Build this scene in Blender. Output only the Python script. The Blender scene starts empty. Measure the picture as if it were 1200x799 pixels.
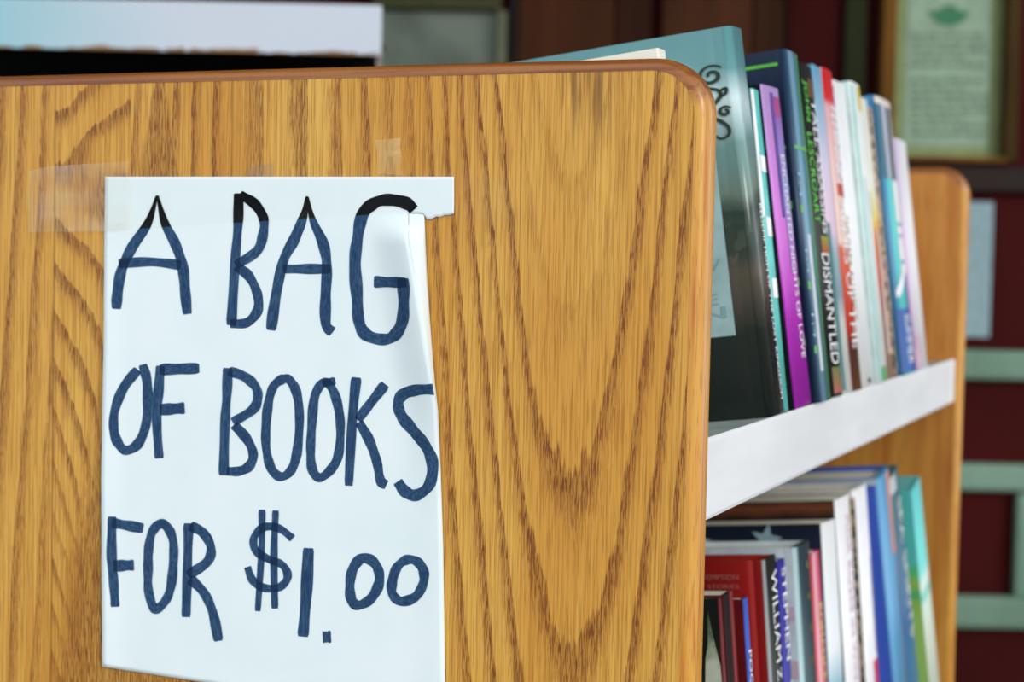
import bpy, bmesh, math, random
from mathutils import Vector, Matrix
random.seed(7)
scene = bpy.context.scene
COL = scene.collection

# ------------------------------------------------------------------ camera
W, H = 1200, 799
FPX, YAW, PITCH, ROLL = 1977.1, .3962, .0486, .021
C = Vector((.2314, -.7916, 1.0))
LX, LZ, L = -.008, .910, .927            # front edge of the upper shelf, far panel
F = Vector((-math.sin(YAW)*math.cos(PITCH), math.cos(YAW)*math.cos(PITCH), -math.sin(PITCH)))
_r = Vector((math.cos(YAW), math.sin(YAW), 0)); _u = _r.cross(F)
RT = math.cos(ROLL)*_r + math.sin(ROLL)*_u
UP = -math.sin(ROLL)*_r + math.cos(ROLL)*_u
cam_d = bpy.data.cameras.new('camera'); cam = bpy.data.objects.new('camera', cam_d); COL.objects.link(cam)
cam.matrix_world = Matrix(((RT.x, UP.x, -F.x, C.x), (RT.y, UP.y, -F.y, C.y), (RT.z, UP.z, -F.z, C.z), (0, 0, 0, 1)))
cam_d.sensor_width = 36; cam_d.lens = FPX/1200*36; cam_d.clip_start = .05
cam_d.dof.use_dof = True; cam_d.dof.focus_distance = .86; cam_d.dof.aperture_fstop = 8.5
scene.camera = cam

# ------------------------------------------------------------------ daylight
world = bpy.data.worlds.new('sky'); scene.world = world; world.use_nodes = True
wn = world.node_tree; bg = wn.nodes['Background']
bg.inputs['Color'].default_value = (.88, .96, 1, 1); bg.inputs['Strength'].default_value = 1.20
sun_d = bpy.data.lights.new('sun', 'SUN'); sun_d.energy = 1.5; sun_d.angle = math.radians(25); sun_d.color = (1, .96, .9)
sun = bpy.data.objects.new('sun', sun_d); COL.objects.link(sun)
sun.rotation_euler = Vector((-.84, .42, -.34)).to_track_quat('-Z', 'Y').to_euler()
vs = scene.view_settings
vs.view_transform = 'Standard'; vs.look = 'None'; vs.gamma = 1; vs.use_curve_mapping = False; vs.exposure = 0

# ------------------------------------------------------------------ projection helpers (where things stand)
def ray(px, py): return ((px-W/2)/FPX)*RT - ((py-H/2)/FPX)*UP + F
def on_plane(px, py, p0, n):
    d = ray(px, py); return C + d*((p0-C).dot(n)/d.dot(n))
def on_panel(px, py, off=0): return on_plane(px, py, Vector((0, -off, 0)), Vector((0, 1, 0)))

# ------------------------------------------------------------------ node helpers
def lin(v):
    v /= 255; return v/12.92 if v <= .04045 else ((v+.055)/1.055)**2.4
def rgb(*c): return (lin(c[0]), lin(c[1]), lin(c[2]), 1)
class X:                                      # a float socket with arithmetic
    nt = None
    def __init__(s, v): s.v = v
    @staticmethod
    def op(o, *a, clamp=False):
        n = X.nt.nodes.new('ShaderNodeMath'); n.operation = o; n.use_clamp = clamp
        for i, q in enumerate(a):
            q = q.v if isinstance(q, X) else q
            if isinstance(q, (int, float)): n.inputs[i].default_value = q
            else: X.nt.links.new(q, n.inputs[i])
        return X(n.outputs[0])
    def __add__(s, o): return X.op('ADD', s, o)
    __radd__ = __add__
    def __sub__(s, o): return X.op('SUBTRACT', s, o)
    def __rsub__(s, o): return X.op('SUBTRACT', o, s)
    def __mul__(s, o): return X.op('MULTIPLY', s, o)
    __rmul__ = __mul__
    def __truediv__(s, o): return X.op('DIVIDE', s, o)
    def __rtruediv__(s, o): return X.op('DIVIDE', o, s)
    def gt(s, o): return X.op('GREATER_THAN', s, o)
    def lt(s, o): return X.op('LESS_THAN', s, o)
    def fract(s): return X.op('FRACT', s)
    def floor(s): return X.op('FLOOR', s)
    def sqrt(s): return X.op('SQRT', s)
    def abs(s): return X.op('ABSOLUTE', s)
    def ss(s, a, b, lo=0, hi=1):
        n = X.nt.nodes.new('ShaderNodeMapRange'); n.interpolation_type = 'SMOOTHSTEP'
        X.nt.links.new(s.v, n.inputs[0])
        for i, q in enumerate((a, b, lo, hi)): n.inputs[i+1].default_value = q
        return X(n.outputs[0])
def new_mat(name):
    m = bpy.data.materials.new(name); m.use_nodes = True; X.nt = m.node_tree
    b = m.node_tree.nodes['Principled BSDF']; return m, b
def link(a, b): X.nt.links.new(a.v if isinstance(a, X) else a, b)
def coords():
    t = X.nt.nodes.new('ShaderNodeTexCoord'); s = X.nt.nodes.new('ShaderNodeSeparateXYZ')
    X.nt.links.new(t.outputs['Object'], s.inputs[0])
    return X(s.outputs[0]), X(s.outputs[1]), X(s.outputs[2])
def vec(a, b, c):
    n = X.nt.nodes.new('ShaderNodeCombineXYZ')
    for i, q in enumerate((a, b, c)):
        if isinstance(q, X): X.nt.links.new(q.v, n.inputs[i])
        else: n.inputs[i].default_value = q
    return n.outputs[0]
def noise(v, scale=1, detail=2, rough=.5):
    n = X.nt.nodes.new('ShaderNodeTexNoise'); n.inputs['Scale'].default_value = scale
    n.inputs['Detail'].default_value = detail; n.inputs['Roughness'].default_value = rough
    X.nt.links.new(v, n.inputs['Vector']); return X(n.outputs[0])
def mix(f, a, b):
    n = X.nt.nodes.new('ShaderNodeMix'); n.data_type = 'RGBA'
    for q, i in ((f, 0), (a, 6), (b, 7)):
        if isinstance(q, X): X.nt.links.new(q.v, n.inputs[i])
        elif isinstance(q, (tuple, float, int)): n.inputs[i].default_value = q
        else: X.nt.links.new(q, n.inputs[i])
    return n.outputs[2]
def ramp(f, stops, interp='LINEAR'):
    n = X.nt.nodes.new('ShaderNodeValToRGB'); n.color_ramp.interpolation = interp
    el = n.color_ramp.elements
    while len(el) < len(stops): el.new(.5)
    for e, (p, c) in zip(el, stops): e.position = p; e.color = c
    X.nt.links.new(f.v, n.inputs[0]); return n.outputs[0]
def bump(b, h, strength=.2, dist=.001):
    n = X.nt.nodes.new('ShaderNodeBump'); n.inputs['Strength'].default_value = strength; n.inputs['Distance'].default_value = dist
    X.nt.links.new(h.v, n.inputs['Height']); X.nt.links.new(n.outputs[0], b.inputs['Normal'])
_plain = {}
def plain(c, rough=.45, var=.06, spec=.25, metal=0):
    key = (c, rough, var, spec, metal)
    if key in _plain: return _plain[key]
    m, b = new_mat('print_%d_%d_%d' % c)
    x, y, z = coords()
    n = noise(vec(x, y, z), 60, 3)
    k = rgb(*c); d = (k[0]*(1-3*var), k[1]*(1-3*var), k[2]*(1-3*var), 1)
    link(mix(n.ss(.3, .7), d, k), b.inputs['Base Color'])
    b.inputs['Roughness'].default_value = rough; b.inputs['Specular IOR Level'].default_value = spec; b.inputs['Metallic'].default_value = metal
    _plain[key] = m; return m
def zramp(name, axis, lo, hi, stops, rough=.35, interp='LINEAR', nz=0, nscale=40):
    """printed colour running along one axis of the book, in metres"""
    m, b = new_mat(name); co = dict(zip('XYZ', coords()))
    v = co[axis]
    if nz: v = v + (noise(vec(co['X'], co['Y'], co['Z']), nscale, 4)-.5)*nz
    link(ramp((v-lo)/(hi-lo), [(p, rgb(*c)) for p, c in stops], interp), b.inputs['Base Color'])
    b.inputs['Roughness'].default_value = rough; b.inputs['Specular IOR Level'].default_value = .25
    return m

# ------------------------------------------------------------------ mesh helpers
def mesh_obj(name, verts, faces, mat=None, parent=None, smooth=False):
    me = bpy.data.meshes.new(name); me.from_pydata([tuple(v) for v in verts], [], faces); me.update()
    return bm_fix(name, me, mat, parent, smooth)
def bm_fix(name, me, mat, parent, smooth, recalc=True):
    if recalc:
        bm = bmesh.new(); bm.from_mesh(me); bmesh.ops.recalc_face_normals(bm, faces=bm.faces); bm.to_mesh(me); bm.free()
    if smooth:
        for p in me.polygons: p.use_smooth = True
    if mat: me.materials.append(mat)
    o = bpy.data.objects.new(name, me); COL.objects.link(o)
    if parent: o.parent = parent
    return o
def box(name, a, b, mat, parent=None, bevel=0):
    x0, y0, z0 = a; x1, y1, z1 = b
    bm = bmesh.new(); bmesh.ops.create_cube(bm, size=1)
    for v in bm.verts: v.co = Vector((x0+(v.co.x+.5)*(x1-x0), y0+(v.co.y+.5)*(y1-y0), z0+(v.co.z+.5)*(z1-z0)))
    if bevel: bmesh.ops.bevel(bm, geom=bm.edges[:], offset=bevel, segments=2, affect='EDGES', profile=.5)
    bmesh.ops.recalc_face_normals(bm, faces=bm.faces)
    me = bpy.data.meshes.new(name); bm.to_mesh(me); bm.free()
    return bm_fix(name, me, mat, parent, False, False)
def prism(name, poly, z0, z1, mat, parent=None, smooth=False):
    n = len(poly); v = [(x, y, z0) for x, y in poly]+[(x, y, z1) for x, y in poly]
    f = [tuple(range(n))[::-1], tuple(range(n, 2*n))]+[(i, (i+1) % n, n+(i+1) % n, n+i) for i in range(n)]
    o = mesh_obj(name, v, f, mat, parent)
    if smooth:
        for p in o.data.polygons:
            if len(p.vertices) == 4: p.use_smooth = True
    return o
def empty(name, loc=(0, 0, 0), rot=(0, 0, 0)):
    o = bpy.data.objects.new(name, None); COL.objects.link(o); o.location = loc; o.rotation_euler = rot
    o.empty_display_size = .05; return o
def tag(o, label=None, cat=None, group=None, kind=None):
    for k, v in (('label', label), ('category', cat), ('group', group), ('kind', kind)):
        if v: o[k] = v
    return o
def catmull(p, n=8, closed=False):
    out = []; m = len(p)
    rng = range(m) if closed else range(m-1)
    for i in rng:
        if closed: a, b, c, d = p[i-1], p[i], p[(i+1) % m], p[(i+2) % m]
        else: a, b, c, d = p[max(i-1, 0)], p[i], p[i+1], p[min(i+2, m-1)]
        for k in range(n):
            t = k/n
            out.append(tuple(.5*((2*b[j])+(-a[j]+c[j])*t+(2*a[j]-5*b[j]+4*c[j]-d[j])*t*t+(-a[j]+3*b[j]-3*c[j]+d[j])*t**3) for j in range(len(b))))
    if not closed: out.append(tuple(p[-1]))
    return out

# ------------------------------------------------------------------ oak
def oak_face():
    m, b = new_mat('oak_veneer'); x, y, z = coords()
    big = noise(vec(x*9, y*2, z*2.2), 1, 2)-.5
    mid = noise(vec(x*60, y*3, z*9), 1, 2)-.5
    jag = noise(vec(x*420, y*40, z*26), 1, 2)-.5
    # right plank: downward pointing cathedrals
    dx = x+.065+big*.012+(z-.9)*.02
    slope = dx.ss(-.15, -.05, -.018, .08)
    q = (dx*dx+.050*.050).sqrt()-.034-slope*(z-.9)+mid*.0034+jag*.0023
    ph3 = q/(q*.045+.0051)+.22
    # middle plank: arches running down to the right
    s = (1.015-z).ss(-.05, .0, -.7, .8)+(1.02-z).ss(0, .22, 0, 2.0)
    ph2 = (1.0934-z)*37-(x+.387)*s*37+mid*.55+jag*.22+big*.8+.3
    # left plank: straight grain
    ph1 = (x-.085*z+big*.03)*62+mid*.35+jag*.12
    ph4 = (x-.05*z+big*.03)*78+mid*.3+jag*.12
    left = x.lt(-.3855); midp = x.lt(-.2675)
    strt = x.gt(-.334)
    ph = ph3*(1-midp)+((ph2*(1-strt)+ph4*strt)*(1-left)+ph1*left)*midp
    ring = noise(vec(ph.floor()*3.71, 0, 0), 1, 0)              # each ring has its own weight
    f = ph.fract()
    band = f.ss(0, .07)*(1-f.ss(.14, .48))
    band = band*ring.ss(.3, .6, .40, 1)*(1-(1-midp)*(1-ph3.ss(2.9, 3.02))*.8)
    pore = noise(vec(x*1500, y*200, z*110), 1, 2).ss(.48, .60)
    pore2 = noise(vec(x*1150, y*200, z*30), 1, 3).ss(.52, .60)
    fib = noise(vec(x*700, y*100, z*7), 1, 3)
    tone = noise(vec(x*16, y*4, z*3), 1, 2)
    base = mix(tone.ss(.3, .7), rgb(212, 152, 60), rgb(228, 178, 84))
    broad = f.ss(0, .06)*(1-f.ss(.2, .75))*(1-(1-midp)*(1-ph3.ss(2.9, 3.02))*.8)
    base = mix(fib.ss(.38, .68)*.55, base, rgb(184, 116, 34))
    base = mix(broad*(pore*.45+.12), base, rgb(158, 90, 28))
    half = (1.092-z)*.20+.0040
    flame = 1-((x+.315+jag*.006).abs()/half).ss(.75, 1.1)
    spot = (1-(x+.2275+jag*.003).abs().ss(.003, .0065))*z.ss(1.058, 1.07)
    band = X.op('MAXIMUM', band*(1-flame), X.op('MAXIMUM', flame*.85, spot*.8))
    dark = X.op('MULTIPLY', band, pore*.62+.34, clamp=True)
    colr = mix(dark, base, rgb(116, 58, 14))
    colr = mix(pore2*(band*.35+.34), colr, rgb(118, 62, 16))
    joint = 1-((x+.3855).abs().ss(.0002, .0012))*((x+.2675).abs().ss(.0002, .0012))
    colr = mix(joint*.45, colr, rgb(96, 50, 16))
    smudge = (z.ss(1.045, 1.085))*(1-(x+.062+(z-1.08)*.1).abs().ss(.006, .02))*noise(vec(x*500, y, z*20), 1, 2).ss(.35, .65)
    colr = mix(smudge*.65, colr, rgb(92, 48, 24))
    link(colr, b.inputs['Base Color'])
    b.inputs['Roughness'].default_value = .42; b.inputs['Specular IOR Level'].default_value = .35
    bump(b, pore2*-.5-dark, .12, .0006)
    return m
def oak_edge(name, horiz=False):
    m, b = new_mat(name); x, y, z = coords()
    n1 = noise(vec(x*180, y*180, z*7), 1, 3); n2 = noise(vec(x*900, y*900, z*60), 1, 2)
    n3 = noise(vec(x*7, y*300, z*300), 1, 3)
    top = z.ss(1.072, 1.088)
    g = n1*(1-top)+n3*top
    c = ramp(g, [(.30, rgb(176, 84, 28)), (.42, rgb(204, 136, 50)), (.60, rgb(214, 158, 66)), (.72, rgb(196, 106, 40))])
    c = mix(n2.ss(.55, .66)*.35, c, rgb(120, 60, 20))
    c = mix(top*.85, c, mix(n3.ss(.35, .65), rgb(112, 56, 28), rgb(146, 84, 44)))  # upward edge darkened: shade under the roof put into the wood colour
    link(c, b.inputs['Base Color']); b.inputs['Roughness'].default_value = .27
    bump(b, n2, .08, .0005); return m
def oak_plain():
    m, b = new_mat('oak_far'); x, y, z = coords()
    n1 = noise(vec(x*60, y*8, z*3.5), 1, 3); n2 = noise(vec(x*420, y*50, z*22), 1, 2)
    c = ramp(n1, [(.3, rgb(176, 98, 34)), (.5, rgb(202, 132, 52)), (.68, rgb(212, 148, 66))])
    c = mix(n2.ss(.52, .66)*.4, c, rgb(160, 86, 28))
    link(c, b.inputs['Base Color']); b.inputs['Roughness'].default_value = .45; return m
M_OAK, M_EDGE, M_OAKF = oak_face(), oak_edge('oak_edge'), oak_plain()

# ------------------------------------------------------------------ setting: floor, porch ceiling, back wall
def concrete():
    m, b = new_mat('porch_floor'); x, y, z = coords()
    n = noise(vec(x, y, z), 9, 6, .6)
    link(ramp(n, [(.3, rgb(92, 86, 80)), (.7, rgb(128, 120, 110))]), b.inputs['Base Color']); b.inputs['Roughness'].default_value = .8
    bump(b, n, .2, .004); return m
tag(box('floor', (-5, -5, -.1), (4, 6, -.003), concrete()), kind='structure')
tag(box('ceiling', (-5, -.3, 2.6), (1.0, 6, 2.7), plain((96, 84, 72), .8)), kind='structure')

DW = 3.85
WN = Vector((-math.sin(YAW), math.cos(YAW), 0)); WR = Vector((math.cos(YAW), math.sin(YAW), 0))
WP = Vector((C.x, C.y, 0)) + DW*WN
def wall_uv(px, py, d=DW):
    p = on_plane(px, py, Vector((C.x, C.y, 0))+d*WN, WN) - (Vector((C.x, C.y, 0))+d*WN)
    return p.dot(WR), p.z
def paint(name, c1, c2, rough=.6, scale=3, sz=.4):
    m, b = new_mat(name); x, y, z = coords()
    n = noise(vec(x*scale, y*scale, z*scale*sz), 1, 4)
    link(ramp(n, [(.35, rgb(*c1)), (.65, rgb(*c2))]), b.inputs['Base Color']); b.inputs['Roughness'].default_value = .85; b.inputs['Specular IOR Level'].default_value = .12; return m
M_MAROON = paint('maroon_paint', (52, 10, 11), (68, 14, 14), .6)
M_GREEN = paint('grey_green_paint', (112, 142, 122), (132, 162, 144), .5, 6)
wall = box('wall_back', (-3.6, .02, -.003), (2.6, .14, 2.6), M_MAROON)
wall.location = WP; wall.rotation_euler = (0, 0, YAW); tag(wall, kind='structure')
def wbox(name, px0, py0, px1, py1, d0, d1, mat, parent=wall, bevel=.004):
    """box on the wall between two photo corners; d = metres in front of the wall face"""
    u0, za = wall_uv(px0, (py0+py1)/2); u1, zb = wall_uv(px1, (py0+py1)/2)
    um = (px0+px1)/2
    z1 = wall_uv(um, py0)[1]; z0 = wall_uv(um, py1)[1]
    z0 = max(z0, 0.0)
    return box(name, (u0, .02-d1, z0), (u1, .02-d0, z1), mat, parent, bevel)
# brown vertical boards
for x0, x1, c, d in ((603, 714, (78, 44, 27), .03), (716, 757, (60, 34, 22), .022), (770, 874, (78, 46, 28), .03), (876, 911, (62, 36, 22), .026), (912, 919, (38, 16, 12), .02)):
    wbox('board', x0, -260, x1, 780, 0, d, paint('brown_board', tuple(int(k*.75) for k in c), tuple(int(k*1.08) for k in c), .6, 9, .15))
wbox('batten', 984, -260, 1009, 780, 0, .02, paint('dark_green_strip', (34, 40, 24), (50, 54, 34)))
wbox('batten', 592, -260, 602, 780, 0, .025, plain((26, 18, 12), .6))
# grey green rails and stile of the lower right panelling
for y0, y1 in ((412, 447), (545, 577), (700, 738)):
    wbox('rail', 1068, y0, 1420, y1, 0, .035, M_GREEN, bevel=.012)
wbox('stile', 1190, 578, 1218, 699, 0, .03, M_GREEN)
for x0 in (1066, 1396):
    wbox('stile', x0, 412, x0+26, 738, 0, .028, M_GREEN)
wbox('ledge', 1012, 196, 1420, 226, 0, .03, plain((34, 16, 13), .6))
# window behind
win = empty('window_1', WP, (0, 0, YAW)); tag(win, kind='structure')
wbox('frame', 440, -240, 590, 13, 0, .05, plain((72, 74, 42), .6), win)
wbox('frame', 578, 14, 590, 420, 0, .05, plain((112, 116, 92), .6), win)
wbox('frame', 440, 380, 577, 420, 0, .05, plain((84, 88, 60), .6), win)
mp, b = new_mat('pane_painted_reflection'); x, y, z = coords()
nn = noise(vec(x*5+z*4, y, z*3-x*2), 1, 3)
link(ramp(nn, [(.35, rgb(66, 78, 62)), (.62, rgb(112, 124, 110))]), b.inputs['Base Color']); b.inputs['Roughness'].default_value = .25  # pale slanting streaks: reflections on the glass put into its colour
wbox('pane', 440, 14, 577, 379, .005, .02, mp, win, 0)

# framed notice
nt = empty('framed_notice', WP, (0, 0, YAW)); tag(nt, 'tall framed printed notice with a green emblem hanging on the maroon wall', 'notice')
M_FR = paint('notice_frame', (96, 66, 28), (136, 92, 40), .4, 8)
wbox('frame', 1033, -170, 1050, 190, .002, .045, M_FR, nt)
wbox('frame', 1178, -170, 1194, 190, .002, .045, paint('notice_frame_dark', (58, 44, 20), (74, 56, 26), .4, 8), nt)
wbox('frame', 1050, 184, 1178, 190, .002, .045, M_FR, nt)
wbox('frame', 1050, -170, 1178, -156, .002, .045, M_FR, nt)
wbox('mat_board', 1050, -156, 1178, 184, .003, .010, plain((144, 160, 108), .6), nt, 0)
sh = wbox('sheet', 1064, -140, 1163, 171, .010, .012, plain((156, 182, 158), .6), nt, 0)
M_INKG = plain((118, 140, 118), .7)
def wtext_line(px0, px1, py, hpx):      # a printed line: a row of short word blocks
    xx = px0
    while xx < px1-4:
        w = random.uniform(5, 15); w = min(w, px1-xx)
        wbox('word', xx, py-hpx/2, xx+w, py+hpx/2, .012, .0125, M_INKG, sh0, 0); xx += w+2.5
sh0 = sh
for i, yy in enumerate(range(40, 160, 9)):
    if i in (5,): continue
    wtext_line(1068, 1158 if i % 4 != 3 else 1130, yy, 4.5)
u0, z0 = wall_uv(1113, 18)
ve = [(u0+math.cos(a)*.043*(1+.18*math.sin(5*a)), .0070, z0+math.sin(a)*.021*(1+.15*math.cos(4*a))) for a in [k*math.pi/16 for k in range(32)]]
ve2 = [(v[0], .0062, v[2]) for v in ve]
mesh_obj('emblem', ve+ve2, [tuple(range(32)), tuple(range(32, 64))]+[(i, (i+1) % 32, 32+(i+1) % 32, 32+i) for i in range(32)], plain((66, 132, 96), .6), nt)
# small pale notice on the wall
sn = empty('wall_notice', WP, (0, 0, YAW)); tag(sn, 'small pale blue sheet of paper pinned beside the far oak panel', 'notice')
wbox('sheet', 1104, 236, 1164, 395, .002, .005, plain((150, 178, 186), .6), sn, 0)
wbox('pin', 1132, 240, 1136, 244, .005, .010, plain((90, 90, 90), .4), sn, .002)

# ------------------------------------------------------------------ white metal shelf rack behind
D2 = 2.15
RP = Vector((C.x, C.y, 0))+D2*WN
rack = empty('metal_rack', RP, (0, 0, YAW)); tag(rack, 'chipped white painted metal shelf rack behind the oak panel', 'rack')
m, b = new_mat('chipped_white_metal'); x, y, z = coords()
zt = wall_uv(300, 3, D2)[1]; zb = wall_uv(300, 62, D2)[1]; ur = wall_uv(447, 30, D2)[0]; ul = wall_uv(-160, 30, D2)[0]
n1 = noise(vec(x*2.2, y, z*3), 1, 2)
c = mix((x+n1*.25).ss(-.62, -.30), rgb(126, 196, 210), rgb(206, 214, 228))  # turquoise to pale run: sky reflection put into the paint colour
chip = (noise(vec(x*26, y*26, z*60), 1, 4)+(zb+.012-z).ss(0, .012, -.12, .22)).gt(.66)
c = mix(chip, c, rgb(150, 112, 74)); link(c, b.inputs['Base Color']); b.inputs['Roughness'].default_value = .4
MW = m
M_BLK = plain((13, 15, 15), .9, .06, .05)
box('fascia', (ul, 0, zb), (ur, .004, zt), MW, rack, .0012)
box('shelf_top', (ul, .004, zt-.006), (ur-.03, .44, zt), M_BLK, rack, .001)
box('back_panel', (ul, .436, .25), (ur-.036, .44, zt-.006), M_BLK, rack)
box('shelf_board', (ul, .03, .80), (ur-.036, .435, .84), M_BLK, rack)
for yy in (.006, .40):
    for uu in (ul+.004, ur-.006-(.03 if yy > .1 else 0)):
        box('post', (uu, yy, 0), (uu+.0055, yy+.03, zb+.01), plain((150, 140, 128), .5), rack, .001)

# ------------------------------------------------------------------ book cart
cart = empty('book_cart', (-.25, .46, 0))
tag(cart, 'oak book cart with rounded end panels and white metal shelves full of books', 'book cart')
CO = Vector(cart.location)
RO = .0065
RB = .011                                       # bullnose radius, panel is 22 mm thick
def outline(inset, x0=-.52, x1=0, z0=.13, z1=1.10, r=.028, n=10):
    p = []; rr = max(r-inset, .002)
    for cx, cz, a0 in ((x1-inset-rr, z1-inset-rr, 0), (x0+inset+rr, z1-inset-rr, 90), (x0+inset+rr, z0+inset+rr, 180), (x1-inset-rr, z0+inset+rr, 270)):
        for k in range(n+1):
            a = math.radians(a0+90*k/n); p.append((cx+rr*math.cos(a), cz+rr*math.sin(a)))
    return p
def end_panel(y0, mface):
    # meshes keep the cart at the world origin of the grain: object sits at world 0
    def place(o):
        o.parent = cart; o.location = -CO + Vector((0, y0, 0)); return o
    pl = outline(RO-.0006); n = len(pl)
    v = [(x, .0002, z) for x, z in pl]+[(x, 2*RB-.0002, z) for x, z in pl]
    core = place(mesh_obj('end_panel', v, [tuple(range(n)), tuple(range(n, 2*n))]+[(i, (i+1) % n, n+(i+1) % n, n+i) for i in range(n)], mface))
    v = []; fs = []; prof = [(RO*(1-math.sin(math.pi/2*k/6)), RO*(1-math.cos(math.pi/2*k/6))) for k in range(7)]
    prof += [(a, 2*RB-b_) for a, b_ in prof[::-1]]; S = len(prof)-1
    for ins, yy in prof:
        for x, z in outline(ins): v.append((x, yy, z))
    for k in range(S):
        for i in range(n): fs.append((k*n+i, k*n+(i+1) % n, (k+1)*n+(i+1) % n, (k+1)*n+i))
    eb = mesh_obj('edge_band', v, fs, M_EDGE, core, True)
    return core
near = end_panel(0, M_OAK)
far = end_panel(L-.011, M_OAKF)
m, b = new_mat('white_enamel'); x, y, z = coords()
n1 = noise(vec(x*30, y*5, z*30), 1, 3)
link(mix(n1.ss(.3, .7), rgb(222, 222, 226), rgb(236, 236, 240)), b.inputs['Base Color']); b.inputs['Roughness'].default_value = .38
M_EN = m
m, b = new_mat('worn_enamel'); x, y, z = coords()
n1 = noise(vec(x*40, y*20, z*30), 1, 4)
link(mix(n1.ss(.3, .7), rgb(150, 166, 160), rgb(186, 198, 194)), b.inputs['Base Color']); b.inputs['Roughness'].default_value = .45
M_ENS = m
def shelf(z, theta, mirror=False):
    """bent sheet-metal tray: sloping top, upright front lip, raised back"""
    th = math.radians(theta); d = .235; lip = .0425; t = .0012
    root = empty('shelf', (0, 0, 0)); root.parent = cart; root.location = -CO
    y0, y1 = 2*RB, L-RB
    s = -1 if mirror else 1; x00 = -.512-LX if mirror else LX
    def P(x, z_): return (x00 + s*(x), z_)
    prof = [P(.0, z), P(-d*math.cos(th), z-d*math.sin(th))]
    def strip(name, pts, mat, r=0):
        v = []; f = []
        for yy in (y0, y1):
            for (a, b_) in pts: v.append((a, yy, b_))
        k = len(pts)
        for i in range(k): f.append((i, (i+1) % k, k+(i+1) % k, k+i))
        f += [tuple(range(k)), tuple(range(k, 2*k))]
        return mesh_obj(name, v, f, mat, root)
    a, b_ = prof
    strip('tray', [P(-.0015, z-.0003), P(-d*math.cos(th), z-d*math.sin(th)), P(-d*math.cos(th), z-d*math.sin(th)-t), P(-.0015, z-.0003-t)], M_ENS)
    strip('front_lip', [P(-.0016, z-.0002), P(-.0006, z+.0003), P(.0, z-.0004), P(.0002, z-.002), P(.0002, z-lip+.002), P(-.0004, z-lip), P(-.008, z-lip), P(-.008, z-lip+.001), P(-.0016, z-lip+.0012)], M_EN)
    xb, zb_ = -d*math.cos(th), z-d*math.sin(th)
    strip('back_stop', [P(xb, zb_), P(xb-.0012, zb_), P(xb-.0012+.05*math.sin(-th), zb_+.05), P(xb+.05*math.sin(-th), zb_+.05)], M_EN)
    # folded end tab of the lip by the far panel
    box('end_tab', (x00-.001*s if s > 0 else x00-.0012, y1-.018, z-lip+.001), (x00+.0012 if s > 0 else x00+.001, y1-.0008, z-.001), M_EN, root, .0003)
    return root
TU, TL_ = 7.5, 5.5
LZ2 = LZ-.36
shelf(LZ, TU); shelf(LZ2, TL_); shelf(LZ, TU, True); shelf(LZ2, TL_, True)
M_STEEL = plain((110, 112, 116), .35, metal=1); M_RUB = plain((30, 30, 32), .7)
box('base_rail', (-.49, 2*RB+.0005, .15), (-.03, L-RB-.0005, .19), M_OAKF, cart, .002).location = -CO
for cx in (-.46, -.06):
    for cy in (.05, L-.05):
        fk = box('caster_fork', (cx-.016, cy-.02, .055), (cx+.016, cy+.02, .1495), M_STEEL, cart, .003); fk.location = -CO
        wv = []; wf = []
        for k in range(24):
            a = 2*math.pi*k/24
            for dx_, rr in ((-.02, .046), (-.017, .05), (.017, .05), (.02, .046)): wv.append((cx+dx_*.6-.0, cy+rr*math.cos(a), .05+rr*math.sin(a)))
        for k in range(24):
            for j in range(3): wf.append((k*4+j, k*4+j+1, ((k+1) % 24)*4+j+1, ((k+1) % 24)*4+j))
        wf += [tuple(k*4 for k in range(24)), tuple(k*4+3 for k in range(24))]
        wo = mesh_obj('wheel', wv, wf, M_RUB, fk, False)

# ------------------------------------------------------------------ paper sign
SO = on_panel(320, 790); SO = Vector((SO.x, 0, SO.z))
sign = empty('paper_sign', SO)
tag(sign, 'handwritten paper sign reading A BAG OF BOOKS FOR $1.00 taped to oak panel', 'sign')
def lerp_tab(t, tab):
    if t <= tab[0][0]: return tab[0][1]
    for (a, va), (b_, vb) in zip(tab, tab[1:]):
        if t <= b_: return va+(vb-va)*(t-a)/(b_-a)
    return tab[-1][1]
RIDGE = [(250, 478), (265, 478), (283, 478.5), (330, 487), (380, 495.5), (420, 502), (450, 507.5), (480, 512), (560, 515.5), (640, 518), (845, 521)]
REDGE = [(250, 497), (300, 499.5), (330, 501), (380, 504.5), (420, 507.5), (450, 510), (480, 513.5), (560, 517), (640, 519.5), (845, 522.5)]
LEDGE = [(207, 123), (300, 122), (400, 121.5), (470, 120), (560, 118.5), (660, 119), (781, 120)]
def smooth01(t): t = max(0, min(1, t)); return t*t*(3-2*t)
def lift(px, py):
    """height of the paper above the oak, metres"""
    h = .0006
    if py > 250:
        xr = lerp_tab(py, RIDGE)
        fall = smooth01((py-250)/34)*(1-.86*smooth01((py-360)/260))
        h += .0085*fall*smooth01((px-(xr-52))/52)**1.5
        h += .0022*smooth01((py-250)/120)*smooth01((150-px)/45)
    return h
def pp(px, py, extra=0):
    return on_panel(px, py, lift(px, py)+extra) - SO
V = []; Fc = []
def grid(rows, cols, fn):
    base = len(V)
    for i in range(rows+1):
        for j in range(cols+1): V.append(fn(i/rows, j/cols))
    for i in range(rows):
        for j in range(cols):
            a = base+i*(cols+1)+j; Fc.append((a, a+1, a+cols+2, a+cols+1))
TORN = [(478, 250), (488, 250), (497, 251), (500, 257), (506, 256.5), (511, 253.5), (516, 254.5), (520, 252), (526, 252), (531.5, 250)]
def f_strip(v, u):
    x_ = 478+(532-478)*u; yb = lerp_tab(x_, TORN); y_ = 207+(yb-207)*v
    return on_panel(x_, y_, .0006)-SO
grid(12, 24, f_strip)
def body_y(u, v):                     # bottom edge runs down to the right
    yb = 781+62*u; return 207+(yb-207)*v
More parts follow.
